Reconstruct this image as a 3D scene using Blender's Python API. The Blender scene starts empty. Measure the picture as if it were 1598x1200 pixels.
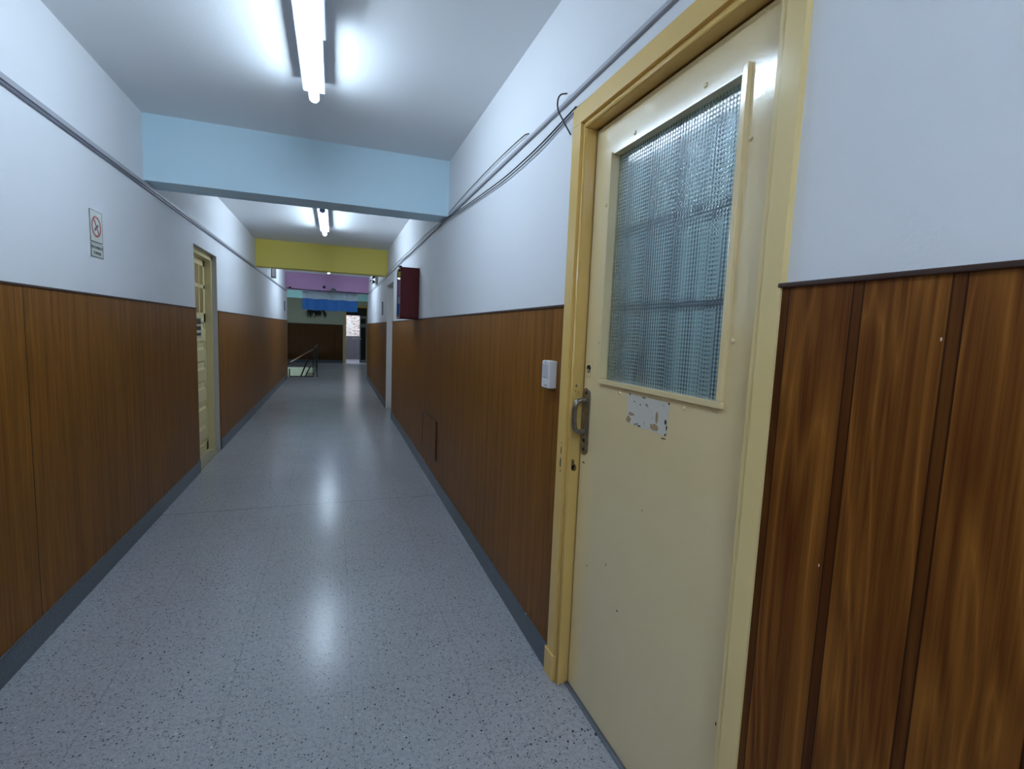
import bpy, bmesh, math, random
from mathutils import Vector, Matrix
random.seed(7)
S = bpy.context.scene
C = S.collection

# ---------------------------------------------------------------- camera
F_PX = 766.04
YAW, PITCH, ROLL = 0.34869, -0.10257, 0.04007
cam_d = bpy.data.cameras.new('camera'); cam = bpy.data.objects.new('camera', cam_d); C.objects.link(cam)
fw = Vector((math.sin(YAW)*math.cos(PITCH), math.cos(YAW)*math.cos(PITCH), math.sin(PITCH)))
r0 = Vector((math.cos(YAW), -math.sin(YAW), 0)); u0 = r0.cross(fw)
rt = math.cos(ROLL)*r0 + math.sin(ROLL)*u0; up = -math.sin(ROLL)*r0 + math.cos(ROLL)*u0
m = Matrix((rt, up, -fw)).transposed().to_4x4(); m.translation = (0, 0, 1.28)
cam.matrix_world = m
cam_d.sensor_fit = 'HORIZONTAL'; cam_d.sensor_width = 36; cam_d.lens = F_PX/1598*36
cam_d.clip_start = 0.02; cam_d.clip_end = 100
S.camera = cam

# ---------------------------------------------------------------- world and exposure
W = bpy.data.worlds.new('overcast_sky'); S.world = W; W.use_nodes = True
bg = W.node_tree.nodes['Background']; bg.inputs[0].default_value = (0.62, 0.80, 1.0, 1); bg.inputs[1].default_value = 1.3
S.view_settings.view_transform = 'Standard'; S.view_settings.look = 'None'
S.view_settings.exposure = 2.0; S.view_settings.gamma = 1.0; S.view_settings.use_curve_mapping = False

TUBE_POWER = [12.0, 12.5, 16.5, 3.8, 23.0, 18.0, 9.0]     # emission strength of the lamps, near to far
TUBE_COL = (0.66, 0.84, 1.0)

# ---------------------------------------------------------------- measures
XL, XR, H = -1.0857, 0.7795, 2.5034
WZ = 1.383           # wainscot top
Y0, YW = -6.5, 13.0  # corridor start, end of its side walls
YF = 18.6            # far wall
BZ = 2.115           # underside of the beams

# ---------------------------------------------------------------- materials
def srgb(r, g, b):
    f = lambda c: (c/255/12.92) if c/255 <= .04045 else ((c/255+.055)/1.055)**2.4
    return (f(r), f(g), f(b), 1)
class NT:
    def __init__(s, name):
        s.m = bpy.data.materials.new(name); s.m.use_nodes = True; s.t = s.m.node_tree
        s.b = s.t.nodes['Principled BSDF']; s.c = s.t.nodes.new('ShaderNodeTexCoord').outputs['Object']
    def n(s, typ, ins=None, **kw):
        x = s.t.nodes.new(typ)
        for k, v in kw.items(): setattr(x, k, v)
        for k, v in (ins or {}).items(): s.put(x.inputs[k], v)
        return x
    def put(s, inp, v):
        if isinstance(v, bpy.types.NodeSocket): s.t.links.new(v, inp)
        else: inp.default_value = v
    def map(s, scale, loc=(0, 0, 0)):
        return s.n('ShaderNodeMapping', {'Vector': s.c, 'Scale': scale, 'Location': loc}).outputs[0]
    def noise(s, vec, scale, detail=3, rough=.5, dist=0.0):
        return s.n('ShaderNodeTexNoise', {'Vector': vec, 'Scale': scale, 'Detail': detail, 'Roughness': rough, 'Distortion': dist}).outputs[0]
    def math(s, op, a, b=0.0, c=0.0, clamp=False):
        x = s.n('ShaderNodeMath', operation=op); x.use_clamp = clamp
        s.put(x.inputs[0], a); s.put(x.inputs[1], b); s.put(x.inputs[2], c); return x.outputs[0]
    def mix(s, f, a, b, blend='MIX'):
        x = s.n('ShaderNodeMix', data_type='RGBA', blend_type=blend)
        s.put(x.inputs[0], f); s.put(x.inputs[6], a); s.put(x.inputs[7], b); return x.outputs[2]
    def ramp(s, f, stops):
        x = s.n('ShaderNodeValToRGB'); s.put(x.inputs[0], f); e = x.color_ramp.elements
        while len(e) < len(stops): e.new(0.5)
        for q, (p, c) in zip(e, stops): q.position = p; q.color = c if len(c) == 4 else (*c, 1)
        return x.outputs[0]
    def bump(s, h, strength, dist):
        b = s.n('ShaderNodeBump', {'Height': h, 'Strength': strength, 'Distance': dist}); s.put(s.b.inputs['Normal'], b.outputs[0])
    def fin(s, col=None, rough=.5, metal=0, spec=.5, **kw):
        if col is not None: s.put(s.b.inputs['Base Color'], col)
        s.put(s.b.inputs['Roughness'], rough); s.put(s.b.inputs['Metallic'], metal); s.put(s.b.inputs['Specular IOR Level'], spec)
        for k, v in kw.items(): s.put(s.b.inputs[k.replace('_', ' ')], v)
        return s.m
def xyz(t): 
    x = t.n('ShaderNodeSeparateXYZ', {0: t.c}); return x.outputs

def paint(name, col, rough=.6, var=.06, nscale=3, bump=.15, bscale=180, spec=.4):
    t = NT(name)
    n1 = t.noise(t.c, nscale, 4)
    c = t.mix(t.math('MULTIPLY', n1, var*2), col, tuple(x*(1-.35) for x in col[:3])+(1,))
    t.bump(t.noise(t.c, bscale, 2), bump, .002)
    return t.fin(c, rough, spec=spec)
M = {}
M['wall'] = paint('white_wall_paint', srgb(232, 232, 234), .75, .03, 1.5, .25, 120, .25)
M['ceiling'] = paint('white_ceiling_paint', srgb(240, 241, 243), .85, .05, 1.2, .2, 90, .2)
M['blue_beam'] = paint('light_blue_paint', srgb(214, 240, 252), .6, .05, 2, .2, 120)
M['yellow_beam'] = paint('mustard_paint', srgb(252, 232, 116), .6, .05, 2, .2, 120)
M['purple_beam'] = paint('mauve_paint', srgb(205, 160, 202), .6, .05, 2, .2, 120)
M['cyan_beam'] = paint('cyan_paint', srgb(190, 246, 252), .6, .05, 2, .2, 120)
M['far_wall'] = paint('pale_olive_wall_paint', srgb(190, 192, 178), .7, .08, 3, .2, 120)
M['cream'] = paint('cream_door_enamel', srgb(238, 214, 164), .12, .08, 2.2, .12, 70, .6)
M['frame'] = paint('mustard_frame_enamel', srgb(232, 192, 112), .2, .12, 2.5, .12, 60, .5)
M['jamb_pale'] = paint('pale_frame_enamel', srgb(236, 208, 146), .2, .10, 2.5, .12, 60, .5)  # near jamb, a paler tone than the rest of the frame
M['frame_light'] = paint('pale_cream_enamel', srgb(224, 208, 156), .3, .08, 3, .12, 60, .5)
M['plaster'] = paint('reveal_plaster', srgb(205, 200, 198), .7, .1, 4, .3, 90, .3)
M['dark'] = NT('black_gap').fin(srgb(14, 13, 12), .8)
M['white_plastic'] = NT('white_plastic').fin(srgb(226, 224, 224), .35)
M['grey_plastic'] = paint('grey_trunking_plastic', srgb(176, 176, 182), .5, .1, 5, .1, 80)
M['black_rubber'] = NT('black_cable_rubber').fin(srgb(24, 24, 30), .5)
M['grey_cable'] = NT('grey_cable_sheath').fin(srgb(118, 118, 130), .5)
M['grey_metal'] = NT('grey_painted_metal').fin(srgb(120, 124, 132), .4, .3)
M['dark_metal'] = NT('dark_metal').fin(srgb(20, 19, 20), .4, .4)
M['wood_rail'] = NT('reddish_handrail').fin(srgb(120, 78, 62), .35)
M['lamp_body'] = NT('lamp_housing').fin(srgb(150, 158, 178), .45)
M['lamp_cap'] = NT('lamp_end_cap').fin(srgb(130, 145, 180), .3)
M['red'] = paint('dark_red_enamel', srgb(104, 8, 17), .35, .12, 5, .08, 80)
M['sign_white'] = NT('sign_plastic').fin(srgb(200, 202, 190), .4)
M['sign_red'] = NT('sign_red').fin(srgb(170, 40, 48), .4)
M['sign_black'] = NT('sign_black').fin(srgb(38, 42, 50), .4)
M['blue_cloth'] = paint('blue_cloth', srgb(66, 130, 205), .85, .12, 6, .2, 300)
M['white_cloth'] = paint('white_cloth', srgb(205, 228, 232), .85, .08, 6, .2, 300)
M['leaf_dark'] = NT('dark_foliage').fin(srgb(26, 28, 24), .6)
M['amber'] = NT('amber_obscured_glass').fin(srgb(150, 120, 62), .3)
M['chip'] = NT('bare_wood_chip').fin(srgb(112, 94, 52), .7)
M['chip_dark'] = NT('dark_chip').fin(srgb(48, 38, 22), .7)
M['tan_chip'] = NT('tan_glue_residue').fin(srgb(166, 134, 100), .8)
M['paper'] = NT('paper_notice').fin(srgb(190, 186, 170), .7)
M['stair_white'] = paint('stairwell_white_paint', srgb(205, 214, 200), .6, .05, 3, .1, 100)
M['sill'] = paint('worn_stone_sill', srgb(150, 140, 118), .5, .3, 14, .1, 80)

def tube_mat(i, p):
    t = NT('lit_tube_%s' % 'abcdefg'[i])
    return t.fin((1, 1, 1, 1), .4, Emission_Color=(*TUBE_COL, 1), Emission_Strength=p)

for k_ in ('cream',):
    b_ = M[k_].node_tree.nodes['Principled BSDF']; b_.inputs['Coat Weight'].default_value = .9; b_.inputs['Coat Roughness'].default_value = .13
def terrazzo(name, base, light=1.0):
    t = NT(name); raw = t.c
    t.c = t.map((1, 1, 1), (.131, .273, .3713))
    n = t.noise(t.c, 2.0, 4, .6)
    col = t.mix(n, tuple(c*.80 for c in base[:3])+(1,), tuple(min(1, c*1.18) for c in base[:3])+(1,))
    agg = t.noise(t.c, 70, 3, .7)
    col = t.mix(t.math('MULTIPLY', t.math('SUBTRACT', agg, .42, clamp=True), 2.4, clamp=True), col, tuple(c*.58 for c in base[:3])+(1,))
    fine = t.noise(t.c, 240, 2)
    col = t.mix(t.math('MULTIPLY', t.math('SUBTRACT', fine, .45), 1.6, clamp=True), col, tuple(min(1, c*1.55) for c in base[:3])+(1,))
    def chips(scale, thr, rad, loc):
        w = t.noise(t.c, scale*1.5, 1)
        v = t.n('ShaderNodeVectorMath', {0: t.map((1, 1, 1), loc), 1: t.n('ShaderNodeVectorMath', {0: (w), 1: (.004, .004, .004)}, operation='MULTIPLY').outputs[0]}, operation='ADD').outputs[0]
        vo = t.n('ShaderNodeTexVoronoi', {'Vector': v, 'Scale': scale, 'Randomness': 1.0})
        sel = t.math('GREATER_THAN', t.n('ShaderNodeSeparateColor', {0: vo.outputs['Color']}).outputs[0], thr)
        return t.math('MULTIPLY', sel, t.math('LESS_THAN', vo.outputs['Distance'], rad))
    col = t.mix(chips(95, .80, .30, (0, 0, 0)), col, srgb(96, 100, 106))
    col = t.mix(chips(170, .80, .34, (3, 1, 0)), col, srgb(112, 116, 122))
    col = t.mix(chips(60, .93, .22, (7, 2, 0)), col, srgb(62, 64, 68))
    col = t.mix(chips(70, .97, .20, (5, 5, 0)), col, srgb(205, 210, 214))
    t.c = raw
    return t, col
t, col = terrazzo('terrazzo_floor', srgb(168, 168, 172))
o = xyz(t)
def line(t, v, at, period, w):
    q = t.math('ABSOLUTE', t.math('SUBTRACT', t.math('FLOORED_MODULO', t.math('ADD', v, period/2-at), period), period/2))
    return t.math('LESS_THAN', q, w)
j = t.math('MAXIMUM', line(t, o[0], .06, .40, .0012), line(t, o[1], 3.30, .40, .0012))
col = t.mix(t.math('MULTIPLY', j, .30), col, srgb(50, 54, 60))
j2 = t.math('LESS_THAN', t.math('ABSOLUTE', t.math('SUBTRACT', o[1], 3.71)), .0022)
col = t.mix(t.math('MULTIPLY', j2, .75), col, srgb(30, 32, 38))
# worn dirt along the skirtings
sh = t.map((1, 1, 1), (.1, .2, .37))
rn = t.noise(sh, 1.3, 2)

M['floor'] = t.fin(col, .22, spec=.5)
t, col = terrazzo('grey_terrazzo_skirting', srgb(82, 90, 100))
M['skirt'] = t.fin(col, .35)

def wood(name, lo, hi, seams, groove_period, cathedral, axis=1, extra=()):
    t = NT(name); o = xyz(t); a = o[axis]
    s = [1, 1, 1]; s[axis] = 1
    # board index keeps each strip's grain its own
    idx = t.math('FLOOR', t.math('DIVIDE', t.math('SUBTRACT', a, seams[0]), groove_period))
    z = t.math('ADD', o[2], t.math('MULTIPLY', idx, 3.37))
    def vec(sa, sz, off=0):
        return t.n('ShaderNodeCombineXYZ', {0: t.math('MULTIPLY', a, sa), 1: t.math('MULTIPLY', z, sz), 2: off}).outputs[0]
    fib = t.noise(vec(170, 2.2), 1, 3, .6)
    mid = t.noise(vec(34, .7, 4), 1, 4, .6)
    big = t.noise(vec(7 if cathedral else 9, .8, 9), 1, 3, .55, .6)
    rings = t.math('FRACT', t.math('MULTIPLY', big, 9.0 if cathedral else 5.0))
    rings = t.math('POWER', t.math('ABSOLUTE', t.math('SUBTRACT', t.math('MULTIPLY', rings, 2), 1)), 1.6)
    fine2 = t.noise(vec(80, .9, 6), 1, 4, .65)
    f = t.math('ADD', t.math('MULTIPLY', rings, .24 if cathedral else .10), t.math('ADD', t.math('MULTIPLY', mid, .50), t.math('ADD', t.math('MULTIPLY', fib, .40), t.math('MULTIPLY', fine2, .42 if cathedral else .30))))
    f = t.math('SUBTRACT', f, .28 if not cathedral else .36, clamp=True)
    c = t.ramp(f, [(.20 if cathedral else .12, lo), (.50, tuple((x+y)/2 for x, y in zip(lo, hi))), (.72 if cathedral else .80, hi)])
    if cathedral:
        vo = t.n('ShaderNodeTexVoronoi', {'Vector': vec(6.5, 2.6, 0), 'Scale': 1.0})
        k = t.math('SUBTRACT', 1, t.math('MULTIPLY', vo.outputs['Distance'], 5.5), clamp=True)
        c = t.mix(t.math('MULTIPLY', k, .8), c, tuple(x*.35 for x in lo[:3])+(1,))
    per, g0 = groove_period, seams[0]
    g = line(t, a, g0, per, .0014); g2 = line(t, a, g0+.016, per, .0014) if cathedral else None
    c = t.mix(t.math('MULTIPLY', g, .95 if cathedral else .30), c, tuple(x*.16 for x in lo[:3])+(1,))
    if g2 is not None:
        c = t.mix(t.math('MULTIPLY', g2, .9), c, tuple(x*.16 for x in lo[:3])+(1,))
        c = t.mix(t.math('MULTIPLY', line(t, a, g0+.008, per, .008), .75), c, tuple(x*.60 for x in lo[:3])+(1,))
    hh = t.math('SUBTRACT', f, t.math('MULTIPLY', g, .5))
    if not cathedral:
        for s0 in seams[1:]:
            q = t.math('LESS_THAN', t.math('ABSOLUTE', t.math('SUBTRACT', a, s0)), .0028)
            c = t.mix(t.math('MULTIPLY', q, .9), c, tuple(x*.10 for x in lo[:3])+(1,))
    for (py, pz) in extra:   # small chips in the laminate
        d = t.n('ShaderNodeVectorMath', {0: t.n('ShaderNodeCombineXYZ', {0: a, 1: t.math('MULTIPLY', o[2], .45)}).outputs[0], 1: (py, pz*.45, 0)}, operation='DISTANCE').outputs['Value']
        c = t.mix(t.math('LESS_THAN', d, .0012), c, srgb(225, 205, 180))
    t.bump(hh, .25, .0008)
    return t.fin(c, .45, spec=.16)
LO, HI = srgb(92, 52, 12), srgb(182, 120, 44)
M['wood_left'] = wood('brown_wood_laminate_left', LO, HI, (2.326, 2.326, 3.5, 6.0, 7.22, 8.44, 9.66, 10.9), .094, False)
M['wood_right'] = wood('brown_wood_laminate_right', LO, HI, (2.483, 2.483, 3.705, 5.606, 6.8, 9.0, 10.2, 11.4), .088, False)
M['wood_near'] = wood('knotty_wood_laminate', srgb(88, 42, 12), srgb(166, 108, 42), (.543, .543), .1335, True, extra=((.567, .912), (.431, 1.296)))
M['wood_far'] = wood('brown_wood_laminate_far', srgb(64, 36, 10), srgb(112, 74, 34), (0, 0), .1, False, axis=0)
M['cap'] = NT('dark_wood_moulding').fin(srgb(62, 38, 28), .4)

def glass_mat():
    t = NT('hammered_glass'); o = xyz(t)
    v = t.n('ShaderNodeCombineXYZ', {0: o[1], 1: o[2], 2: 0.0}).outputs[0]
    vo = t.n('ShaderNodeTexVoronoi', {'Vector': v, 'Scale': 95.0, 'Randomness': 0.0}, voronoi_dimensions='2D')
    d2 = t.math('MULTIPLY', vo.outputs['Distance'], 2.0)
    h = t.math('SUBTRACT', 1, t.math('MULTIPLY', d2, d2), clamp=True)   # shallow round dimples
    t.bump(h, 1.0, .0006)
    return t.fin((.76, .89, .94, 1), .07, spec=.5, Transmission_Weight=.97, IOR=1.62)
M['glass'] = glass_mat()
M['clear_glass'] = NT('clear_glass').fin((.85, .92, .95, 1), .03, Transmission_Weight=1.0, IOR=1.1)
M['steel'] = (lambda t: t.fin(t.mix(t.noise(t.c, 60, 4), srgb(96, 90, 82), srgb(178, 170, 158)), .28, .85))(NT('worn_steel'))
def residue():
    t = NT('old_sticker_residue')
    n = t.noise(t.c, 38, 4, .6)
    c = t.mix(t.math('GREATER_THAN', n, .66), srgb(208, 200, 186), srgb(120, 96, 70))
    return t.fin(c, .6)
M['residue'] = residue()
def brick():
    t = NT('whitewashed_brick')
    v = t.n('ShaderNodeCombineXYZ', {0: xyz(t)[0], 1: xyz(t)[2], 2: 0.0}).outputs[0]
    b = t.n('ShaderNodeTexBrick', {'Vector': v, 'Color1': srgb(214, 200, 192), 'Color2': srgb(184, 160, 150), 'Mortar': srgb(120, 92, 84), 'Scale': 4.0, 'Mortar Size': .02})
    c = t.mix(t.math('GREATER_THAN', t.noise(t.map((3, 3, 12)), 2, 3), .6), b.outputs[0], srgb(120, 72, 66))
    return t.fin(c, .9)
M['brick'] = brick()
M['patio_dark'] = paint('dark_dado_paint', srgb(58, 50, 56), .7, .2, 5, .2, 60)
M['patio_floor'] = paint('concrete_paving', srgb(96, 88, 92), .5, .2, 5, .2, 60)
def curtain_mat():
    t = NT('pale_teal_sheer_cloth'); t.fin(srgb(196, 208, 208), .9, spec=.1)
    tr = t.n('ShaderNodeBsdfTranslucent', {'Color': srgb(205, 214, 210)})
    mx = t.n('ShaderNodeMixShader', {0: .55}); out = t.t.nodes['Material Output']
    t.t.links.new(t.b.outputs[0], mx.inputs[1]); t.t.links.new(tr.outputs[0], mx.inputs[2]); t.t.links.new(mx.outputs[0], out.inputs['Surface'])
    return t.m
M['curtain'] = curtain_mat()
M['grille'] = NT('painted_grille_bars').fin(srgb(84, 100, 116), .5)

# ---------------------------------------------------------------- mesh helpers
def NB(): return bmesh.new()
def bx(b, x0, x1, y0, y1, z0, z1, bev=0.0, seg=2):
    vs = [b.verts.new((x, y, z)) for x in (x0, x1) for y in (y0, y1) for z in (z0, z1)]
    fs = [(0, 1, 3, 2), (4, 6, 7, 5), (0, 4, 5, 1), (2, 3, 7, 6), (0, 2, 6, 4), (1, 5, 7, 3)]
    ff = [b.faces.new([vs[i] for i in f]) for f in fs]
    if bev:
        es = list({e for f in ff for e in f.edges})
        bmesh.ops.bevel(b, geom=es, offset=bev, segments=seg, affect='EDGES', profile=.6)
def tube(b, pts, r, n=10, caps=True):
    pts = [Vector(p) for p in pts]; rings = []
    prev = None
    for i, p in enumerate(pts):
        d = (pts[min(i+1, len(pts)-1)] - pts[max(i-1, 0)]).normalized()
        ref = prev if prev is not None else (Vector((0, 0, 1)) if abs(d.z) < .9 else Vector((1, 0, 0)))
        a = (ref - d*ref.dot(d)).normalized(); prev = a; c = d.cross(a)
        rr = r[i] if isinstance(r, (list, tuple)) else r
        rings.append([b.verts.new(p + rr*(math.cos(q)*a + math.sin(q)*c)) for q in [2*math.pi*k/n for k in range(n)]])
    for R0, R1 in zip(rings, rings[1:]):
        for k in range(n):
            f = b.faces.new((R0[k], R0[(k+1) % n], R1[(k+1) % n], R1[k])); f.smooth = True
    if caps: b.faces.new(rings[0][::-1]); b.faces.new(rings[-1])
def smooth_pts(pts, k=6):
    pts = [Vector(p) for p in pts]; out = []
    P = [pts[0]*2-pts[1]] + pts + [pts[-1]*2-pts[-2]]
    for i in range(1, len(P)-2):
        for j in range(k):
            t_ = j/k; a, b_, c, d = P[i-1], P[i], P[i+1], P[i+2]
            out.append(.5*((2*b_)+(c-a)*t_+(2*a-5*b_+4*c-d)*t_*t_+(3*b_-a-3*c+d)*t_**3))
    out.append(pts[-1]); return out
def prism(b, poly, axis, a0, a1):
    """poly of 2D points extruded along an axis; axis x: (y,z), y: (x,z), z: (x,y)"""
    def P(q, a): return {'x': (a, q[0], q[1]), 'y': (q[0], a, q[1]), 'z': (q[0], q[1], a)}[axis]
    v0 = [b.verts.new(P(q, a0)) for q in poly]; v1 = [b.verts.new(P(q, a1)) for q in poly]
    n = len(poly); b.faces.new(v0[::-1]); b.faces.new(v1)
    for i in range(n): b.faces.new((v0[i], v0[(i+1) % n], v1[(i+1) % n], v1[i]))
def obj(name, b, mat, parent=None, label=None):
    bmesh.ops.recalc_face_normals(b, faces=b.faces)
    me = bpy.data.meshes.new(name); b.to_mesh(me); b.free()
    me.materials.append(M[mat] if isinstance(mat, str) else mat)
    o = bpy.data.objects.new(name, me); C.objects.link(o)
    if parent is not None:
        o.parent = parent
        off = Vector((0, 0, 0)); p = parent
        while p is not None: off += p.location; p = p.parent
        o.location = -off           # vertices stay in room coordinates
    if label: o['label'] = label
    return o
def struct(name, b, mat): o = obj(name, b, mat); o['kind'] = 'structure'; return o
def thing(name, label, cat, loc, group=None, kind=None):
    o = bpy.data.objects.new(name, None); C.objects.link(o); o.location = loc; o.empty_display_size = .1
    if label: o['label'] = label
    if cat: o['category'] = cat
    if group: o['group'] = group
    if kind: o['kind'] = kind
    return o
def tag(o, label, cat, group=None):
    o['label'] = label; o['category'] = cat
    if group: o['group'] = group
    return o

# ---------------------------------------------------------------- shell
HX0, HX1 = -2.6, -.53; HY0, HY1 = 13.35, 16.45      # stairwell opening
b = NB()
bx(b, -4.2, 3.4, Y0-.2, HY0, -.12, 0); bx(b, -4.2, HX0, HY0, HY1, -.12, 0)
bx(b, HX1, 3.4, HY0, HY1, -.12, 0); bx(b, -4.2, 3.4, HY1, YF+.1, -.12, 0)
struct('floor', b, 'floor')
b = NB(); bx(b, -4.2, 3.4, Y0-.2, YF+.2, H, H+.15); ceil = struct('ceiling', b, 'ceiling')
BEAMS = [(3.65, 3.885, 'blue_beam', 'light blue painted ceiling beam'), (8.1, 8.335, 'yellow_beam', 'mustard yellow painted ceiling beam'),
         (12.7, 12.93, 'purple_beam', 'mauve painted ceiling beam')]
for y0, y1, mt, lb in BEAMS:
    b = NB(); bx(b, XL, XR, y0, y1, BZ, H); obj('beam', b, mt, ceil, lb)
b = NB(); bx(b, -4.0, 1.35, 17.0, 17.25, 2.15, H); obj('beam', b, 'cyan_beam', ceil, 'pale cyan painted beam near the far wall')

def wall_x(name, x0, x1, segs, mat):
    b = NB()
    for (y0, y1, z0, z1) in segs: bx(b, x0, x1, y0, y1, z0, z1)
    return struct(name, b, mat)
LD0, LD1, LDZ = 4.74, 5.575, 1.915       # left doorway
RD0, RD1, RDZ = .70, 1.575, 2.02         # near door on the right
RR0, RR1, RRZ = 7.2, 8.12, 1.955         # recess further along
wl = wall_x('wall_left', XL-.30, XL, [(Y0, LD0, 0, H), (LD0, LD1, LDZ, H), (LD1, 13.1, 0, H)], 'wall')
wr = wall_x('wall_right', XR, XR+.25, [(Y0, RD0, 0, H), (RD0, RD1, RDZ, H), (RD1, RR0, 0, H), (RR0, RR1, RRZ, H), (RR1, YW, 0, H)], 'wall')
b = NB(); bx(b, XL-.3, XR+.25, Y0-.15, Y0, 0, H); struct('wall_near', b, 'wall')
# far hall
ED0, ED1, EDZ = .33, 1.15, 2.06
b = NB(); bx(b, -4.2, ED0, YF, YF+.15, 0, H); bx(b, ED1, 3.4, YF, YF+.15, 0, H); bx(b, ED0, ED1, YF, YF+.15, EDZ, H)
wf = struct('wall_far', b, 'far_wall')
b = NB(); bx(b, 1.35, 1.5, YW, YF, 0, H); bx(b, XR+.25, 1.5, YW-.15, YW, 0, H); struct('wall_hall_right', b, 'far_wall')
b = NB(); bx(b, -4.2, -4.05, 13.1, YF, 0, H); bx(b, -4.2, XL-.3, 12.95, 13.1, 0, H); struct('wall_hall_left', b, 'far_wall')
b = NB(); bx(b, -4.0, ED0-.06, YF-.02, YF, .1, 1.345); obj('wainscot', b, 'wood_far', wf, 'brown wood laminate panelling')
b = NB(); bx(b, -4.0, ED0-.06, YF-.028, YF, 1.345, 1.36); obj('wainscot_cap', b, 'cap', wf, 'dark wood moulding')

def wainscot(parent, x0, x1, y0, y1, mat, cap=True):
    b = NB(); bx(b, x0, x1, y0, y1, .095, WZ); obj('wainscot', b, mat, parent, 'brown wood laminate panelling')
    e = .006 if x1 > 0 and x0 > 0 else -.006
    b = NB()
    if e > 0: bx(b, x0-.006, x1, y0, y1, WZ, WZ+.009, .002)
    else: bx(b, x0, x1+.006, y0, y1, WZ, WZ+.009, .002)
    obj('wainscot_cap', b, 'cap', parent, 'dark wood moulding')
P_ = .009
wainscot(wl, XL, XL+P_, Y0, LD0, 'wood_left'); wainscot(wl, XL, XL+P_, LD1, 13.1, 'wood_left')
wainscot(wr, XR-P_, XR, Y0, .698, 'wood_near'); wainscot(wr, XR-P_, XR, 1.60, RR0, 'wood_right'); wainscot(wr, XR-P_, XR, RR1, YW, 'wood_right')
def skirting(name, segs, left):
    b = NB()
    for (y0, y1) in segs:
        if left: bx(b, XL, XL+.016, y0, y1, 0, .105, .004)
        else: bx(b, XR-.016, XR, y0, y1, 0, .10, .004)
    struct(name, b, 'skirt')
skirting('baseboard_left', [(Y0, LD0), (LD1, 13.1)], True)
skirting('baseboard_right', [(Y0, .69), (1.605, RR0), (RR1, YW)], False)
b = NB(); bx(b, -4.0, ED0-.06, YF-.035, YF-.02, 0, .1); struct('baseboard_far', b, 'skirt')

# ---------------------------------------------------------------- near door on the right (door_1)
d1 = thing('door_1', 'cream enamelled door with a hammered glass pane, nearest on the right wall', None, (.83, 1.14, 0), kind='structure')
b = NB()
CX = .765
# outer casing: far side, top, near side
bx(b, CX, XR+.02, 1.538, 1.597, 0, 1.985, .001); bx(b, CX, XR+.02, .692, 1.597, 1.985, 2.046, .001)
# inner step and deep reveal
bx(b, CX+.011, .8165, 1.516, 1.574, 0, 1.962, .001); bx(b, CX+.011, .8165, .752, 1.574, 1.962, 2.018, .001)
bx(b, .8165, XR+.12, 1.532, 1.5745, 0, 1.976); bx(b, .8165, XR+.12, .752, 1.5745, 1.976, 2.0185)   # rebate the leaf closes into
bx(b, .860, XR+.12, 1.490, 1.532, 0, 1.945); bx(b, .860, XR+.12, .752, 1.532, 1.930, 1.976)
bn = NB(); bx(bn, CX, XR+.02, .692, .735, 0, 1.985, .001); bx(bn, CX+.006, XR+.12, .702, .752, 0, 1.962, .001)
# small fillet on the step edge
tube(b, [(CX+.010, 1.522, 0), (CX+.010, 1.522, 1.965)], .0045, 8); tube(b, [(CX+.010, .75, 1.967), (CX+.010, 1.522, 1.967)], .0045, 8)
fr = obj('door_frame', b, 'frame', d1, 'mustard yellow enamelled door frame')
obj('near_jamb', bn, 'jamb_pale', fr, 'paler enamel on the near side of the frame')
b = NB(); bx(b, CX-.006, XR+.02, 1.535, 1.607, 0, .10, .003); obj('plinth_block', b, 'frame', fr)
LX = .815
b = NB()
ly0, ly1, lz0, lz1 = .757, 1.509, .012, 1.9545
gy0, gy1, gz0, gz1 = .872, 1.398, 1.146, 1.848
bx(b, LX, LX+.042, ly0, gy0, lz0, lz1); bx(b, LX, LX+.042, gy1, ly1, lz0, lz1)
bx(b, LX, LX+.042, gy0, gy1, lz0, gz0); bx(b, LX, LX+.042, gy0, gy1, gz1, lz1)
leaf = obj('door_leaf', b, 'cream', d1, 'pale cream glossy door leaf')
b = NB(); e = .014
bx(b, LX-.010, LX+.020, gy0-e, gy0+.002, gz0+.002, gz1+e, .0015); bx(b, LX-.010, LX+.020, gy1-.002, gy1+.004, gz0+.002, gz1+.004, .0015)
bx(b, LX-.010, LX+.020, gy0-e, gy1+e-.01, gz0-e, gz0+.002, .0015); bx(b, LX-.004, LX+.020, gy0+.002, gy1-.002, gz1-.002, gz1+.004, .001)
obj('glazing_bead', b, 'cream', leaf)
b = NB(); bx(b, LX+.020, LX+.026, gy0-.002, gy1+.002, gz0-.002, gz1+.002); obj('glass_pane', b, 'glass', leaf, 'bumpy hammered obscure glass')
b = NB()
for z in (1.617, 1.378): bx(b, .895, .907, gy0-.02, gy1+.05, z-.012, z+.012)
for y in (1.412, 1.29, 1.158, 1.015, .885): bx(b, .895, .907, y-.012, y+.012, gz0-.05, gz1+.05)
bx(b, .857, .907, gy0-.02, gy1+.05, gz0-.05, gz0-.01); bx(b, .857, .907, gy0-.02, gy1+.05, gz1+.012, gz1+.05)
obj('security_grille', b, 'grille', leaf, 'blue-grey metal bars behind the glass')
for (y, z) in ((1.285, 1.872), (.997, 1.876), (.845, 1.706), (.847, 1.284), (1.427, 1.701), (1.422, 1.266), (1.281, 1.115), (.987, 1.114)):
    b = NB(); bmesh.ops.create_uvsphere(b, u_segments=12, v_segments=8, radius=.0065, matrix=Matrix.Translation((LX, y, z)) @ Matrix.Diagonal((.6, 1, 1, 1)))
    for f in b.faces: f.smooth = True
    obj('stud', b, 'cream', leaf)
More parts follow.
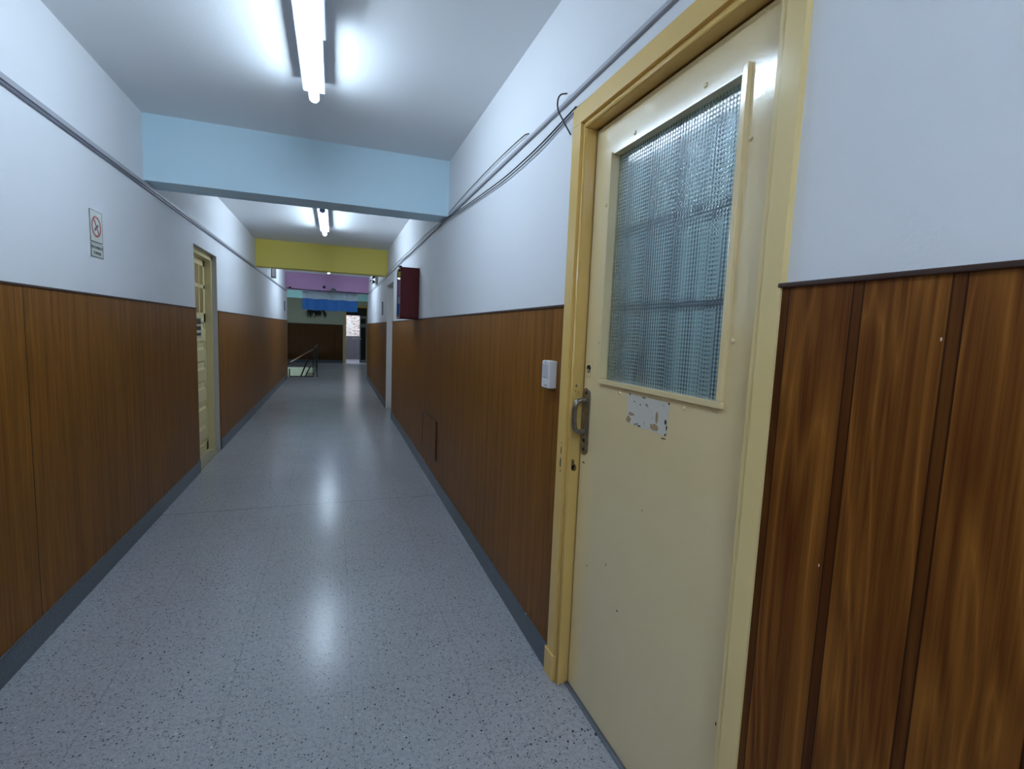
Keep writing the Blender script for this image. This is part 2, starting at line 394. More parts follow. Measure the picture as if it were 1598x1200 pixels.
# pull handle on its back plate
pts = []
py, pw = 1.483, .025
for k in range(9): a = math.pi*k/8; pts.append((py+pw*math.cos(a), 1.085+.021*math.sin(a)))
for k in range(9): a = math.pi+math.pi*k/8; pts.append((py+pw*math.cos(a), .895+.021*math.sin(a)))
b = NB(); prism(b, pts, 'x', LX-.004, LX); hp = obj('handle_plate', b, 'steel', leaf, 'worn steel back plate of the pull handle')
b = NB()
tube(b, smooth_pts([(LX-.003, 1.482, 1.062), (LX-.028, 1.480, 1.064), (LX-.044, 1.478, 1.052), (LX-.048, 1.478, 1.012), (LX-.044, 1.478, .970), (LX-.028, 1.480, .956), (LX-.003, 1.482, .957)], 6), .0085, 12)
for f in b.faces: f.smooth = True
o_ = obj('handle_grip', b, 'steel', leaf, 'worn steel pull grip')
for z in (1.09, .893):
    b = NB(); tube(b, [(LX-.0055, py, z), (LX-.003, py, z)], .006, 12); obj('handle_screw', b, 'dark_metal', leaf)
b = NB(); bx(b, LX-.0055, LX-.003, py-.006, py+.006, .918, .930, .002); obj('keyhole', b, 'dark', leaf)
b = NB(); bx(b, LX-.003, LX, 1.458, 1.496, 1.145, 1.198, .0012); obj('lock_plate', b, 'cream', leaf)
b = NB(); tube(b, [(LX-.007, 1.474, 1.176), (LX-.002, 1.474, 1.176)], .010, 16); obj('lock_cylinder', b, 'dark_metal', leaf, 'dark round lock cylinder')
b = NB(); tube(b, [(LX-.0076, 1.468, 1.160), (LX-.0076, 1.472, 1.172)], .004, 8); obj('lock_cover', b, 'steel', leaf, 'small steel keyhole flap')
# old sticker residue
def blotch(cy, cz, ry, rz, x, mat, parent, name, seed, th=.0006, n=18, jag=.35):
    rnd = random.Random(seed); P = []
    for k in range(n):
        a = 2*math.pi*k/n; q = 1-jag*rnd.random(); P.append((cy+ry*q*math.cos(a), cz+rz*q*math.sin(a)))
    b = NB(); prism(b, P, 'x', x-th, x+.0002); return obj(name, b, mat, parent)
b = NB()
rnd = random.Random(3); P = []
for k in range(20): P.append((1.043+.19*k/19, 1.119+rnd.uniform(-.001, .001)))
for k in range(9): P.append((1.235+rnd.uniform(-.002, .002), 1.118-.087*k/8))
for k in range(20): P.append((1.235-.19*k/19, 1.031-.0*k+rnd.uniform(-.003, .004)))
for k in range(1, 8): P.append((1.043+rnd.uniform(-.002, .002), 1.031+.087*k/8))
prism(b, P, 'x', LX-.0006, LX+.0002); obj('sticker_residue', b, 'residue', leaf, 'grey patch left by a removed sticker')
for k, (y, z, ry, rz) in enumerate([(1.225, 1.045, .014, .012), (1.212, 1.062, .016, .006), (1.100, 1.043, .022, .011), (1.093, 1.072, .006, .018)]):
    blotch(y, z, ry, rz, LX-.0007, 'tan_chip', leaf, 'glue_blotch', 20+k)
for k, (y, z, ry, rz) in enumerate([(1.054, 1.066, .005, .008), (1.048, 1.052, .003, .008), (1.052, 1.033, .003, .004), (1.058, 1.022, .012, .0016), (1.045, 1.116, .004, .003), (1.19, 1.035, .003, .003), (1.18, 1.038, .003, .003), (1.17, 1.034, .008, .0025), (1.17, 1.095, .002, .003), (1.20, 1.10, .003, .002), (1.225, 1.118, .004, .003), (1.155, 1.117, .012, .002)]):
    blotch(y, z, ry, rz, LX-.0007, 'chip_dark', leaf, 'paint_chip', 40+k)
for k, (y, z, ry, rz) in enumerate([(1.482, .846, .010, .003), (1.30, .56, .002, .005), (1.22, .45, .005, .003), (1.13, .80, .002, .002), (.80, .42, .002, .006), (1.42, .50, .002, .004)]):
    blotch(y, z, ry, rz, LX, 'chip_dark', leaf, 'paint_chip', 60+k)
for k, (y, z, ry, rz, mt) in enumerate([(1.56, .873, .004, .018, 'chip_dark'), (1.562, .828, .005, .020, 'chip_dark'), (1.559, .90, .002, .004, 'chip_dark'), (1.560, .797, .003, .004, 'chip_dark')]):
    blotch(y, z, ry, rz, CX, mt, fr, 'paint_chip', 80+k)
# chips on the reveal face of the jamb (faces the camera side, -y)
def blotch_y(cx, cz, rx, rz, y, mat, parent, seed, n=16):
    rnd = random.Random(seed); P = []
    for k in range(n):
        a = 2*math.pi*k/n; q = 1-.3*rnd.random(); P.append((cx+rx*q*math.cos(a), cz+rz*q*math.sin(a)))
    b = NB(); prism(b, P, 'y', y-.0006, y+.0002); return obj('paint_chip', b, mat, parent)
blotch_y(.791, .832, .008, .024, 1.516, 'chip', fr, 5); blotch_y(.796, .818, .013, .014, 1.516, 'chip', fr, 6)
blotch_y(.789, 1.110, .004, .007, 1.516, 'chip', fr, 7); blotch_y(.786, 1.092, .0015, .003, 1.516, 'chip_dark', fr, 8); blotch_y(.797, 1.088, .0015, .003, 1.516, 'chip_dark', fr, 9)
b = NB(); bx(b, LX-.012, LX+.045, .752, 1.516, 0, .006, .001); obj('threshold_strip', b, 'grey_metal', d1, 'thin metal threshold strip')
# room behind the near door
b = NB(); rx1 = 3.2
bx(b, rx1, rx1+.15, -1.2, .2, 0, H); bx(b, rx1, rx1+.15, 2.6, 3.6, 0, H); bx(b, rx1, rx1+.15, .2, 2.6, 0, .9); bx(b, rx1, rx1+.15, .2, 2.6, 2.2, H)
bx(b, XR+.25, rx1, -1.2, -1.05, 0, H); bx(b, XR+.25, rx1, 3.45, 3.6, 0, H)
struct('wall_side_room', b, 'wall')
b = NB()
n = 70; A = []
for k in range(n+1):
    y = .55+1.35*k/n; A.append((1.13+.012*math.sin(k*1.15)+.006*math.sin(k*.43), y))
Bk = [(x+.003, y) for x, y in A]
v = [[b.verts.new((x, y, z)) for x, y in Q] for Q in (A, Bk) for z in (.85, 2.05)]
for i in range(n):
    for q0, q1 in ((0, 1), (2, 3), (0, 2), (1, 3)):
        f = b.faces.new((v[q0][i], v[q0][i+1], v[q1][i+1], v[q1][i])); f.smooth = True
tag(obj('curtain', b, 'curtain'), 'pale teal curtain hanging behind the hammered glass of the near door', 'curtain')

# ---------------------------------------------------------------- left door (door_2)
d2 = thing('door_2', 'cream panelled door with small panes, recessed in the left wall', None, (-1.2, 5.15, 0), kind='structure')
b = NB()
bx(b, -1.26, -1.128, 5.535, LD1, 0, LDZ, .003); bx(b, -1.26, -1.128, LD0, LD0+.045, 0, LDZ, .003); bx(b, -1.26, -1.128, LD0, LD1, LDZ-.05, LDZ, .003)
obj('door_frame', b, 'frame_light', d2, 'cream painted frame')
lx = -1.18
b = NB()
Y_0, Y_1 = LD0+.05, 5.53
bx(b, lx-.03, lx-.008, Y_0, Y_1, .02, LDZ-.055)
# stiles, rails and muntins stand proud
bx(b, lx-.01, lx, Y_0, Y_0+.065, .02, LDZ-.055, .002); bx(b, lx-.01, lx, Y_1-.065, Y_1, .02, LDZ-.055, .002)
bx(b, lx-.01, lx, Y_0, Y_1, 1.80, LDZ-.055, .002); bx(b, lx-.01, lx, Y_0, Y_1, 1.27, 1.36, .002); bx(b, lx-.01, lx, Y_0, Y_1, 1.59, 1.625, .002); bx(b, lx-.01, lx, Y_0, Y_1, .02, .11, .002)
cw = (Y_1-Y_0-.13)/4
for k in (1, 2, 3): bx(b, lx-.01, lx, Y_0+.065+cw*k-.014, Y_0+.065+cw*k+.014, 1.36, 1.80, .002)
for k in range(6):
    z0 = .13+.19*k
    prism(b, [(lx-.009, z0), (lx+.002, z0+.02), (lx+.002, z0+.125), (lx-.009, z0+.15)], 'y', Y_0+.075, Y_1-.075)
lf2 = obj('door_leaf', b, 'frame_light', d2, 'cream painted leaf with raised horizontal panels')
for r_, (z0, z1) in enumerate(((1.365, 1.585), (1.63, 1.795))):
    for k in range(4):
        b = NB(); y0 = Y_0+.065+cw*k+.016; bx(b, lx-.008, lx-.004, y0, y0+cw-.032, z0, z1); obj('window_pane', b, 'amber', lf2, 'amber obscured pane')
b = NB(); bx(b, lx+.0005, lx+.0025, 5.10, 5.345, 1.13, 1.315); nt = obj('notice', b, 'paper')
tag(nt, 'paper notice fixed to the recessed left door below its panes', 'notice')
b = NB()
for z0, z1 in ((1.255, 1.305), (1.20, 1.235), (1.15, 1.175)): bx(b, lx+.0027, lx+.0032, 5.115, 5.33, z0, z1)
obj('printed_block', b, 'sign_black', nt)
b = NB(); bx(b, -1.30, XL+.002, LD0+.002, LD1-.002, 0, .006); struct('trim_1', b, 'sill')
b = NB()   # plaster lining of the reveal
bx(b, -1.128, XL-.001, LD1-.004, LD1, 0, LDZ); bx(b, -1.128, XL-.001, LD0, LD1, LDZ-.004, LDZ)
struct('trim_2', b, 'plaster')

# ---------------------------------------------------------------- recess further along on the right (door_3)
d3 = thing('door_3', 'cream door recessed in the right wall beyond the red cabinet', None, (.93, 7.66, 0), kind='structure')
b = NB()
bx(b, .87, .96, RR1-.05, RR1, 0, RRZ, .003); bx(b, .87, .96, RR0, RR0+.05, 0, RRZ, .003); bx(b, .87, .96, RR0, RR1, RRZ-.06, RRZ, .003)
obj('door_frame', b, 'frame_light', d3)
b = NB(); bx(b, .92, .955, RR0+.05, RR1-.05, .01, RRZ-.06, .002); l3 = obj('door_leaf', b, 'frame_light', d3)
b = NB(); tube(b, [(.92, 7.35, 1.0), (.88, 7.35, 1.0), (.88, 7.46, 1.0)], .009, 8); obj('door_handle', b, 'steel', l3)

# ---------------------------------------------------------------- end door (door_4), yard beyond
d4 = thing('door_4', 'dark metal double door in a cream frame at the far end of the corridor', None, (.74, YF, 0), kind='structure')
b = NB()
bx(b, ED0-.01, .385, YF-.03, YF+.12, 0, EDZ, .004); bx(b, 1.09, ED1+.01, YF-.03, YF+.12, 0, EDZ, .004); bx(b, ED0-.01, ED1+.01, YF-.03, YF+.12, 1.99, EDZ, .004)
obj('door_frame', b, 'frame', d4, 'cream yellow frame')
b = NB(); bx(b, .385, 1.09, YF+.02, YF+.08, 1.71, 1.76)
obj('transom_bar', b, 'dark_metal', d4)
b = NB(); bx(b, .385, 1.09, YF+.04, YF+.05, 1.76, 1.99); obj('transom_pane', b, M['leaf_dark'], d4, 'dark transom pane')
b = NB()
bx(b, .845, .885, YF+.02, YF+.06, .01, 1.71); bx(b, 1.05, 1.09, YF+.02, YF+.06, .01, 1.71); bx(b, .885, 1.05, YF+.02, YF+.06, 1.61, 1.71); bx(b, .885, 1.05, YF+.02, YF+.06, 1.30, 1.43)
bx(b, .885, 1.05, YF+.02, YF+.06, .01, .12)
l4 = obj('door_leaf', b, 'grey_metal', d4, 'grey metal door leaf with dark panes')
b = NB(); bx(b, .885, 1.05, YF+.035, YF+.045, .12, 1.30); bx(b, .885, 1.05, YF+.035, YF+.045, 1.43, 1.61); obj('window_pane', b, 'dark', l4)
b = NB(); bx(b, .60, .90, YF-.01, YF+.01, .865, .895, .004); obj('push_bar', b, 'white_plastic', l4, 'pale horizontal push bar')
b = NB(); bx(b, -1.5, 3.4, 21.0, 21.2, .93, 2.5); wy = struct('wall_yard', b, 'brick')
b = NB(); bx(b, -1.5, 3.4, 20.98, 21.2, 0, .93); struct('trim_3', b, 'patio_dark')
b = NB(); bx(b, -1.5, 3.4, YF+.1, 21.2, -.12, -.005); struct('floor_yard', b, 'patio_floor')

# ---------------------------------------------------------------- stairwell
b = NB()
bx(b, HX0-.1, HX1+.1, HY1, HY1+.1, -2.6, -.121); bx(b, HX0-.1, HX0, HY0, HY1, -2.6, -.121); bx(b, HX1, HX1+.1, HY0, HY1, -2.6, -.121); bx(b, HX0-.1, HX1+.1, HY0-.1, HY0, -2.6, -.121)
bx(b, HX0, HX1, HY1-.012, HY1, -.5, -.012)
struct('wall_stairwell', b, 'stair_white')
b = NB()
for k in range(9): bx(b, HX1-.26*(k+1), HX1-.26*k if k else HX1, HY0+1.9, HY1-.02, -.17*(k+1)-.17, -.17*(k+1))
struct('trim_4', b, 'sill')
ra = thing('stair_railing', 'dark metal railing with a reddish handrail around the stairwell opening', 'railing', (-.8, HY0-.05, 0))
ry = HY0-.04
def bar(nm, p, q, r, mt='dark_metal', par=ra): b = NB(); tube(b, [p, q], r, 8); return obj(nm, b, mt, par)
bar('post', (HX1+.02, ry, 0), (HX1+.02, ry, .70), .012); bar('post', (-.42, ry, 0), (-.42, ry, .72), .010)
bar('post', (-1.055, ry, 0), (-1.055, ry, .20), .014)
bar('brace', (-.80, ry, .0), (-.60, ry, .52), .018); bar('brace', (-.70, ry, .0), (-.58, ry, .26), .014)
bar('bottom_rail', (-1.06, ry, .012), (HX1+.02, ry, .012), .012)
bar('handrail', (-1.05, ry, .37), (-.50, ry, .70), .016, 'wood_rail')
for k in range(4): bar('post', (HX1+.02, HY0+.75*(k+1), 0), (HX1+.02, HY0+.75*(k+1), .70), .010)
bar('top_rail', (HX1+.02, ry, .70), (HX1+.02, HY0+3.0, .70), .012)

# ---------------------------------------------------------------- lamps
def lamp(i, x, y0, y1, label, ballast):
    L = thing('tube_lamp', label, 'lamp', (x, (y0+y1)/2, H), 'ceiling tube lamps of the corridor')
    zc = H-.088; R = .023
    b = NB(); pts = []
    n = 20
    tube(b, [(x, y0+.01, zc), (x, y0+.03, zc), (x, y1-.05, zc), (x, y1-.018, zc), (x, y1-.004, zc)], [R, R, R, R*.93, R*.7], n)
    obj('lit_tube', b, tube_mat(i, TUBE_POWER[i]), L, 'bright white tube')
    b = NB(); bx(b, x-.052, x+.052, y0, y1-.01, zc+.029, zc+.048, .004); bx(b, x-.02, x+.02, y0+.05, y1-.06, zc+.048, H-.001); obj('housing', b, 'lamp_body', L)
    b = NB(); tube(b, [(x, y1-.006, zc+.006), (x, y1+.012, zc+.006)], [.025, .021], 16); obj('end_cap', b, 'lamp_cap', L)
    b = NB(); tube(b, [(x, y0-.012, zc+.004), (x, y0+.009, zc+.004)], [.024, .029], 16); obj('end_cap', b, 'lamp_cap', L)
    if ballast:
        b = NB(); bx(b, x+.053, x+.066, y0, y1-.55, zc+.010, zc+.050, .004); obj('ballast', b, 'lamp_body', L)
    return L
lamp(0, -.100, 1.62, 2.81, 'lit white tube lamp on the ceiling before the light blue beam', True)
lamp(1, -.119, 5.36, 6.68, 'lit white tube lamp between the light blue and the mustard beam', False)
lamp(2, -.124, 10.1, 11.35, 'lit white tube lamp between the mustard and the mauve beam', False)
lamp(4, -.10, -1.50, -.30, 'lit white tube lamp on the ceiling just behind the viewer', False)
lamp(5, -.10, -5.0, -3.8, 'lit white tube lamp on the ceiling well behind the viewer', False)
lamp(6, 1.80, .50, 1.70, 'added unseen tube lamp lighting the side room behind the near door', False)  # added lamp, out of view, brightens the curtain seen through the pane
lamp(3, .80, 14.6, 15.8, 'lit tube lamp in the far hall beyond the mauve beam', False)
# added light, unseen under the floor edge, to brighten the stairwell's far face
L = thing('added_stairwell_light', 'added unseen light low in the stairwell, brightening its far face', 'lamp', (-1.0, HY0+.05, -.5))
b = NB(); tube(b, [(-1.6, HY0+.07, -.45), (-.7, HY0+.07, -.45)], .03, 12)
obj('lit_tube', b, NT('added_stair_emitter').fin((1, 1, 1, 1), .4, Emission_Color=(.9, 1, .92, 1), Emission_Strength=14.0), L)
b = NB(); bx(b, -1.65, -.65, HY0+.005, HY0+.04, -.50, -.40, .004); obj('housing', b, 'lamp_body', L)

# ---------------------------------------------------------------- trunking and cables
b = NB()
bx(b, XL+.0005, XL+.014, Y0+.01, 13.0, 2.078, 2.100, .002)
b2 = NB(); bx(b2, XL+.0005, XL+.009, Y0+.01, 13.0, 2.064, 2.0775, .002)
c1 = obj('cable_trunking', b, 'grey_plastic'); tag(c1, 'long grey cable trunking running along the left wall', 'trunking')
obj('trunking_base', b2, M['grey_cable'], c1)
b = NB(); bx(b, XR-.012, XR-.0005, Y0+.01, 12.69, 2.098, 2.112, .003)
c2 = obj('cable_trunking', b, 'grey_plastic'); tag(c2, 'long grey cable trunking above the door on the right wall', 'trunking')
def cable(pts, r, mat, label, k=6):
    b = NB(); tube(b, smooth_pts(pts, k), r, 8); o = obj('cable', b, mat); tag(o, label, 'cable'); return o
xs = XR-.020
cable([(XR-.004, 2.05, 2.132), (xs+.01, 2.115, 2.138), (xs+.01, 2.456, 2.147), (xs+.01, 2.872, 2.146), (xs+.01, 3.258, 2.139), (xs+.010, 3.60, 2.124)], .0022, 'black_rubber', 'thin black cable arching just above the right wall trunking')
cable([(xs+.014, 1.600, 2.060), (xs+.012, 1.705, 2.050), (xs+.010, 1.877, 2.036), (xs+.010, 2.086, 2.030), (xs+.010, 2.343, 2.030), (xs+.010, 2.666, 2.044), (xs+.008, 3.083, 2.064), (xs+.002, 3.60, 2.096), (xs-.002, 4.426, 2.126), (xs-.002, 5.3, 2.125), (xs-.002, 6.4, 2.135), (xs-.002, 8.06, 2.12), (xs-.002, 12.6, 2.12)], .0028, 'black_rubber', 'black cable sagging below the trunking from the door corner')
cable([(xs+.014, 1.600, 2.048), (xs+.012, 1.72, 2.038), (xs+.010, 1.90, 2.022), (xs+.010, 2.10, 2.016), (xs+.010, 2.36, 2.017), (xs+.010, 2.68, 2.032), (xs+.008, 3.10, 2.054), (xs+.002, 3.62, 2.085), (xs-.006, 4.426, 2.108), (xs-.006, 5.3, 2.09), (xs-.006, 6.4, 2.125)], .0030, 'grey_cable', 'grey cable sagging lowest beside the black one from the door corner')
cable([(XR-.005, 1.605, 2.062), (XR-.005, 1.55, 2.052), (XR-.005, 1.2, 2.051), (XR-.005, .9, 2.051), (XR-.005, .6, 2.051)], .0028, 'black_rubber', 'thin black cable lying along the top of the door casing')
cable([(XR-.012, 1.665, 2.130), (XR-.024, 1.689, 2.134), (XR-.030, 1.700, 2.120), (XR-.030, 1.695, 2.085), (XR-.024, 1.660, 2.035), (XR-.006, 1.630, 1.980)], .0028, 'black_rubber', 'short loop of black cable hooked over the trunking beside the door')
b = NB(); bx(b, XR-.008, XR, 1.602, 1.612, 2.049, 2.060, .002); tag(obj('cable_clip', b, 'black_rubber'), 'small black clip at the top corner of the door casing', 'clip')
cable([(-1.05, 12.69, 2.135), (-.7, 12.69, 2.122), (-.2, 12.69, 2.118), (.2, 12.69, 2.122), (.76, 12.69, 2.118)], .009, 'black_rubber', 'dark cable running along the bottom of the mauve beam')

# ---------------------------------------------------------------- objects on the walls
def text_mesh(txt, size):
    cu = bpy.data.curves.new('lettering', 'FONT'); cu.body = txt; cu.size = size; cu.align_x = 'CENTER'; cu.align_y = 'CENTER'; cu.extrude = .0003
    o = bpy.data.objects.new('lettering', cu); C.objects.link(o)
    dg = bpy.context.evaluated_depsgraph_get(); me = bpy.data.meshes.new_from_object(o.evaluated_get(dg)); bpy.data.objects.remove(o); bpy.data.curves.remove(cu)
    return me
def on_left_wall(me, y, z, x, mat, parent, name, sy=1.0):
    """lettering facing +x, reading towards +y"""
    for v in me.vertices: a, c, d = v.co; v.co = (x+d, y+a*sy, z+c)
    me.materials.append(M[mat]); o = bpy.data.objects.new(name, me); C.objects.link(o); o.parent = parent; o.location = -parent.location; return o
cy, cz = 2.970, 1.713
s1 = thing('no_smoking_sign', 'white plate with a red ring and crossed-out cigarette on the left wall', 'sign', (XL, cy, cz))
b = NB(); bx(b, XL, XL+.004, 2.905, 3.035, 1.640, 1.787, .0015); obj('plate', b, 'sign_white', s1)
def ring(b, r0, r1, x0, x1, n=40):
    V = [[b.verts.new((x, cy+r*math.cos(2*math.pi*k/n), cz+r*math.sin(2*math.pi*k/n))) for k in range(n)] for r in (r0, r1) for x in (x0, x1)]
    for k in range(n):
        q = (k+1) % n
        for A_, B_ in ((0, 1), (2, 3), (0, 2), (1, 3)): b.faces.new((V[A_][k], V[A_][q], V[B_][q], V[B_][k]))
b = NB(); ring(b, .040, .050, XL+.004, XL+.0048); 
a = math.radians(-45); d_ = Vector((0, math.cos(a), math.sin(a))); nn = Vector((0, -math.sin(a), math.cos(a)))
def rot_bar(b, L0, L1, w, ang, x0, x1, oy=0, oz=0):
    a = math.radians(ang); d = (math.cos(a), math.sin(a)); e = (-d[1], d[0])
    prism(b, [(cy+oy+d[0]*l+e[0]*w_, cz+oz+d[1]*l+e[1]*w_) for l, w_ in ((L0, -w), (L1, -w), (L1, w), (L0, w))], 'x', x0, x1)
rot_bar(b, -.043, .043, .0035, -52, XL+.0042, XL+.0052)
obj('prohibition_ring', b, 'sign_red', s1)
b = NB(); rot_bar(b, -.026, .022, .006, 33, XL+.004, XL+.0046, .002, -.004); rot_bar(b, -.036, .0, .0025, -56, XL+.0052, XL+.0056); obj('cigarette', b, 'sign_black', s1)
b = NB()
for y0, y1, z0, z1 in ((2.905, 3.035, 1.7845, 1.787), (2.905, 3.035, 1.640, 1.6425), (2.905, 2.9075, 1.64, 1.787), (3.0325, 3.035, 1.64, 1.787)): bx(b, XL+.003, XL+.0045, y0, y1, z0, z1)
obj('border', b, 'sign_black', s1)
s2 = thing('no_smoking_text_sign', 'small white plate reading PROHIBIDO FUMAR under the ring sign', 'sign', (XL, cy, 1.60))
b = NB(); bx(b, XL, XL+.004, 2.905, 3.035, 1.568, 1.632, .0015); obj('plate', b, 'sign_white', s2)
on_left_wall(text_mesh('PROHIBIDO', .021), cy, 1.613, XL+.0045, 'sign_black', s2, 'lettering', 1.12)
on_left_wall(text_mesh('FUMAR', .022), cy, 1.587, XL+.0045, 'sign_black', s2, 'lettering', 1.1)
b = NB()
for y0, y1, z0, z1 in ((2.905, 3.035, 1.6295, 1.632), (2.905, 3.035, 1.568, 1.5705), (2.905, 2.9075, 1.568, 1.632), (3.0325, 3.035, 1.568, 1.632)): bx(b, XL+.003, XL+.0045, y0, y1, z0, z1)
obj('border', b, 'sign_black', s2)

# intercom / chime by the near door
kx0, kx1, ky0, ky1, kz0, kz1 = .737, XR-P_, 1.637, 1.705, 1.085, 1.187
kp = thing('wall_intercom', 'small white intercom box on the wood panelling beside the near door frame', 'intercom', (XR-P_, 1.67, kz0))
b = NB(); bx(b, kx0, kx1, ky0, ky1, kz0, kz1, .006, 3); obj('case', b, 'white_plastic', kp)
b = NB()
for k in range(12): z = 1.128+.0038*k; bx(b, kx0-.0006, kx0+.001, ky0+.010, ky1-.008, z, z+.0016)
obj('speaker_grille', b, 'grey_plastic', kp, 'grey speaker slots')
b = NB(); bx(b, kx0-.0008, kx0+.001, ky0+.008, ky1-.008, 1.1235, 1.125); obj('seam_line', b, 'dark', kp)
b = NB(); tube(b, [(kx0-.001, 1.671, 1.180), (kx0+.001, 1.671, 1.180)], .0025, 10); obj('indicator', b, 'sign_black', kp)
for y in (1.655, 1.667): b = NB(); tube(b, [(kx0-.001, y, 1.096), (kx0+.001, y, 1.096)], .0025, 10); obj('button', b, 'sign_black', kp)

# red cabinet
ry0, ry1, rz0, rz1, rx0 = 4.92, 5.21, 1.387, 1.882, .597
rc = thing('extinguisher_cabinet', 'dark red metal fire cabinet on the right wall above the panelling', 'cabinet', (XR, (ry0+ry1)/2, rz0))
b = NB()
bx(b, rx0+.012, XR, ry0, ry0+.006, rz0, rz1); bx(b, rx0+.012, XR, ry1-.006, ry1, rz0, rz1); bx(b, rx0+.012, XR, ry0, ry1, rz0, rz0+.006); bx(b, rx0+.012, XR, ry0, ry1, rz1-.006, rz1); bx(b, XR-.006, XR, ry0, ry1, rz0, rz1)
obj('body', b, 'red', rc)
b = NB(); w = .022
bx(b, rx0, rx0+.012, ry0, ry0+w, rz0, rz1, .002); bx(b, rx0, rx0+.012, ry1-w, ry1, rz0, rz1, .002); bx(b, rx0, rx0+.012, ry0, ry1, rz0, rz0+w, .002); bx(b, rx0, rx0+.012, ry0, ry1, rz1-w, rz1, .002)
dd = obj('door', b, 'red', rc)
b = NB(); bx(b, rx0+.004, rx0+.007, ry0+w, ry1-w, rz0+w, rz1-w); obj('glass_pane', b, 'clear_glass', dd)
b = NB(); bx(b, rx0-.014, rx0+.012, ry0-.004, ry0+.05, rz1-.004, rz1+.010, .002); obj('top_hinge', b, 'dark_metal', rc)
b = NB(); tube(b, [(rx0-.012, ry0+.05, rz1-.03), (rx0+.002, ry0+.05, rz1-.03)], .012, 12); obj('latch', b, 'dark_metal', dd)
ex = thing('fire_extinguisher', 'red fire extinguisher standing inside the glazed red cabinet', 'extinguisher', (.69, 5.065, rz0+.006))
b = NB(); zz = rz0+.007
tube(b, [(.69, 5.065, z) for z in (zz, zz+.01, zz+.30, zz+.34, zz+.36, zz+.38)], [.05, .055, .055, .045, .02, .015], 20); obj('cylinder', b, 'red', ex)
b = NB(); tube(b, [(.69, 5.065, zz+.38), (.69, 5.065, zz+.41)], .014, 10); bx(b, .60+.02, .70, 5.055, 5.075, zz+.40, zz+.412, .002); obj('valve', b, 'dark_metal', ex)

# flush access panel in the right panelling
ap = thing('access_panel', 'small rectangular hatch of the same wood low in the right panelling', 'hatch', (XR-P_, 4.15, .24))
b = NB(); bx(b, XR-P_-.008, XR-P_, 3.84, 4.46, .24, .55, .001); obj('hatch_panel', b, 'wood_right', ap)
b = NB(); bx(b, XR-P_-.011, XR-P_, 3.832, 4.468, .55, .557); bx(b, XR-P_-.011, XR-P_, 3.832, 3.84, .24, .557); bx(b, XR-P_-.011, XR-P_, 4.46, 4.468, .24, .557); bx(b, XR-P_-.009, XR-P_, 3.832, 4.468, .235, .24); obj('hatch_edging', b, 'cap', ap)

# boxes and plaques further down
t1 = thing('emergency_light', 'grey box lamp high on the left wall beyond the mustard beam', 'light', (XL, 10.0, 2.15))
b = NB(); bx(b, XL, XL+.075, 9.98, 10.12, 2.12, 2.30, .006); obj('case', b, 'grey_metal', t1)
b = NB(); bx(b, XL+.012, XL+.063, 9.972, 9.98, 2.14, 2.28, .003); obj('lens', b, 'white_plastic', t1)
t2 = thing('emergency_light', 'white twin-spot emergency lamp high on the right wall beyond the mustard beam', 'light', (XR, 10.0, 2.15))
b = NB(); bx(b, XR-.05, XR, 9.9, 10.15, 2.13, 2.30, .006); obj('case', b, 'white_plastic', t2)
for z in (2.26, 2.17):
    b = NB(); tube(b, [(XR-.05, 9.96, z), (XR-.085, 9.93, z), (XR-.12, 9.90, z-.01)], [.012, .03, .04], 14); obj('spot_head', b, 'dark_metal', t2)
    b = NB(); tube(b, [(XR-.121, 9.899, z-.01), (XR-.124, 9.897, z-.01)], .034, 14); obj('spot_lens', b, 'white_plastic', t2)
for (x0, x1, y, z0, z1, lb) in ((XL, XL+.02, 12.4, 1.60, 1.82, 'thin dark plaque on the left wall near the far hall'), (XR-.02, XR, 8.75, 1.52, 1.74, 'thin dark plaque on the right wall past the recessed door')):
    pl = thing('wall_plaque', lb, 'plaque', ((x0+x1)/2, y, z0))
    b = NB(); bx(b, x0, x1, y, y+.16, z0, z1, .002); obj('plate', b, 'grey_metal', pl)
    b = NB()
    if x1 < 0: bx(b, x1, x1+.003, y+.01, y+.15, z0+.01, z1-.01)
    else: bx(b, x0-.003, x0, y+.01, y+.15, z0+.01, z1-.01)
    obj('face', b, 'white_plastic', pl)
# small devices on the mauve beam
q = thing('dome_camera', 'small black dome camera on the mauve beam', 'camera', (-.24, 12.7, 2.20))
b = NB(); bmesh.ops.create_uvsphere(b, u_segments=14, v_segments=10, radius=.030, matrix=Matrix.Translation((-.24, 12.678, 2.21))); obj('dome', b, 'sign_black', q)
b = NB(); tube(b, [(-.24, 12.70, 2.21), (-.24, 12.688, 2.21)], .034, 14); obj('base', b, 'dark_metal', q)
q = thing('beam_spotlight', 'small grey spotlight at the bottom of the mauve beam', 'light', (-.05, 12.66, 2.15))
b = NB(); tube(b, [(-.03, 12.66, 2.165), (-.03, 12.62, 2.15), (-.03, 12.58, 2.13)], [.03, .05, .062], 14); obj('head', b, 'grey_metal', q)
b = NB(); tube(b, [(-.03, 12.70, 2.17), (-.03, 12.65, 2.165)], .02, 10); obj('bracket', b, 'dark_metal', q)
b = NB(); tube(b, [(-.98, 12.70, 2.15), (-.98, 12.66, 2.15)], .022, 12); tag(obj('junction_cap', b, 'dark_metal'), 'small round black cap at the left end of the mauve beam', 'cap')

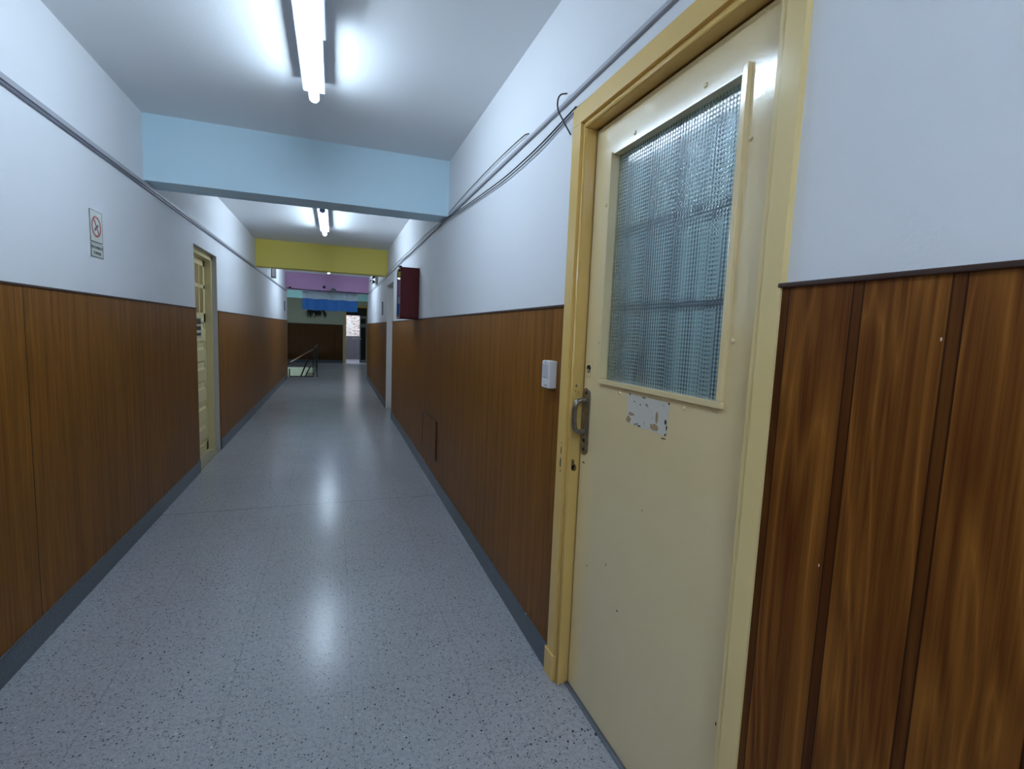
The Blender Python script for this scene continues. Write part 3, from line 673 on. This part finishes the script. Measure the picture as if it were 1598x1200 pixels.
# banner hanging behind the mauve beam
fl = thing('hanging_banner', 'pale and blue cloth banner hanging behind the mauve beam', 'banner', (-.1, 12.96, 1.66))
def cloth(b, x0, x1, z0, z1, y):
    n = 40; G = []
    for zz in (z0, (z0+z1)/2, z1):
        G.append([(x0+(x1-x0)*k/n, y+.012*math.sin(k*.9)*(1.5-(zz-1.66)), zz+.006*math.sin(k*.5)) for k in range(n+1)])
    V = [[[b.verts.new((x, yy+o_, z)) for x, yy, z in row] for row in G] for o_ in (0, .002)]
    for s_ in (0, 1):
        for r_ in (0, 1):
            for k in range(n):
                f = b.faces.new((V[s_][r_][k], V[s_][r_][k+1], V[s_][r_+1][k+1], V[s_][r_+1][k])); f.smooth = True
b = NB(); cloth(b, -.738, .532, 1.935, 2.20, 12.98); obj('pale_band', b, 'white_cloth', fl, 'pale grey-blue upper band')
b = NB(); cloth(b, -.738, .532, 1.665, 1.935, 12.98); obj('blue_band', b, 'blue_cloth', fl, 'blue lower band')
b = NB(); tube(b, [(-.76, 12.975, 2.20), (.55, 12.975, 2.20)], .01, 8); obj('hanging_rod', b, 'dark_metal', fl)
# dark trailing plant on the far wall, mostly behind the banner
pt = thing('trailing_plant', 'dark trailing plant on a wall bracket below the banner, on the far wall', 'plant', (-.6, YF-.15, 1.80))
b = NB(); tube(b, [(-.6, YF-.16, 1.75), (-.6, YF-.16, 1.80), (-.6, YF-.16, 1.93)], [.09, .10, .12], 16); obj('pot', b, 'patio_dark', pt)
b = NB(); rnd = random.Random(11)
for k in range(46):
    x = -.60+rnd.uniform(-.30, .30); y = YF-.16+rnd.uniform(-.09, .09); L_ = rnd.uniform(.16, .32); w_ = rnd.uniform(.012, .026); dx = rnd.uniform(-.06, .06)
    z0 = 1.84+rnd.uniform(-.05, .05)
    P3 = [(-.6+(x+.6)*.4, y, z0+.08), (x-w_, y, z0-L_*.35), (x+dx, y-.02, z0-L_), (x+w_, y+.005, z0-L_*.35)]
    vs = [b.verts.new(p) for p in P3] + [b.verts.new((p[0], p[1]+.004, p[2])) for p in P3]
    b.faces.new(vs[:4]); b.faces.new(vs[4:][::-1])
    for i in range(4): b.faces.new((vs[i], vs[(i+1) % 4], vs[4+(i+1) % 4], vs[4+i]))
obj('foliage', b, 'leaf_dark', pt)
b = NB(); bx(b, -.70, -.50, YF-.28, YF-.001, 1.735, 1.75); obj('bracket', b, 'dark_metal', pt)
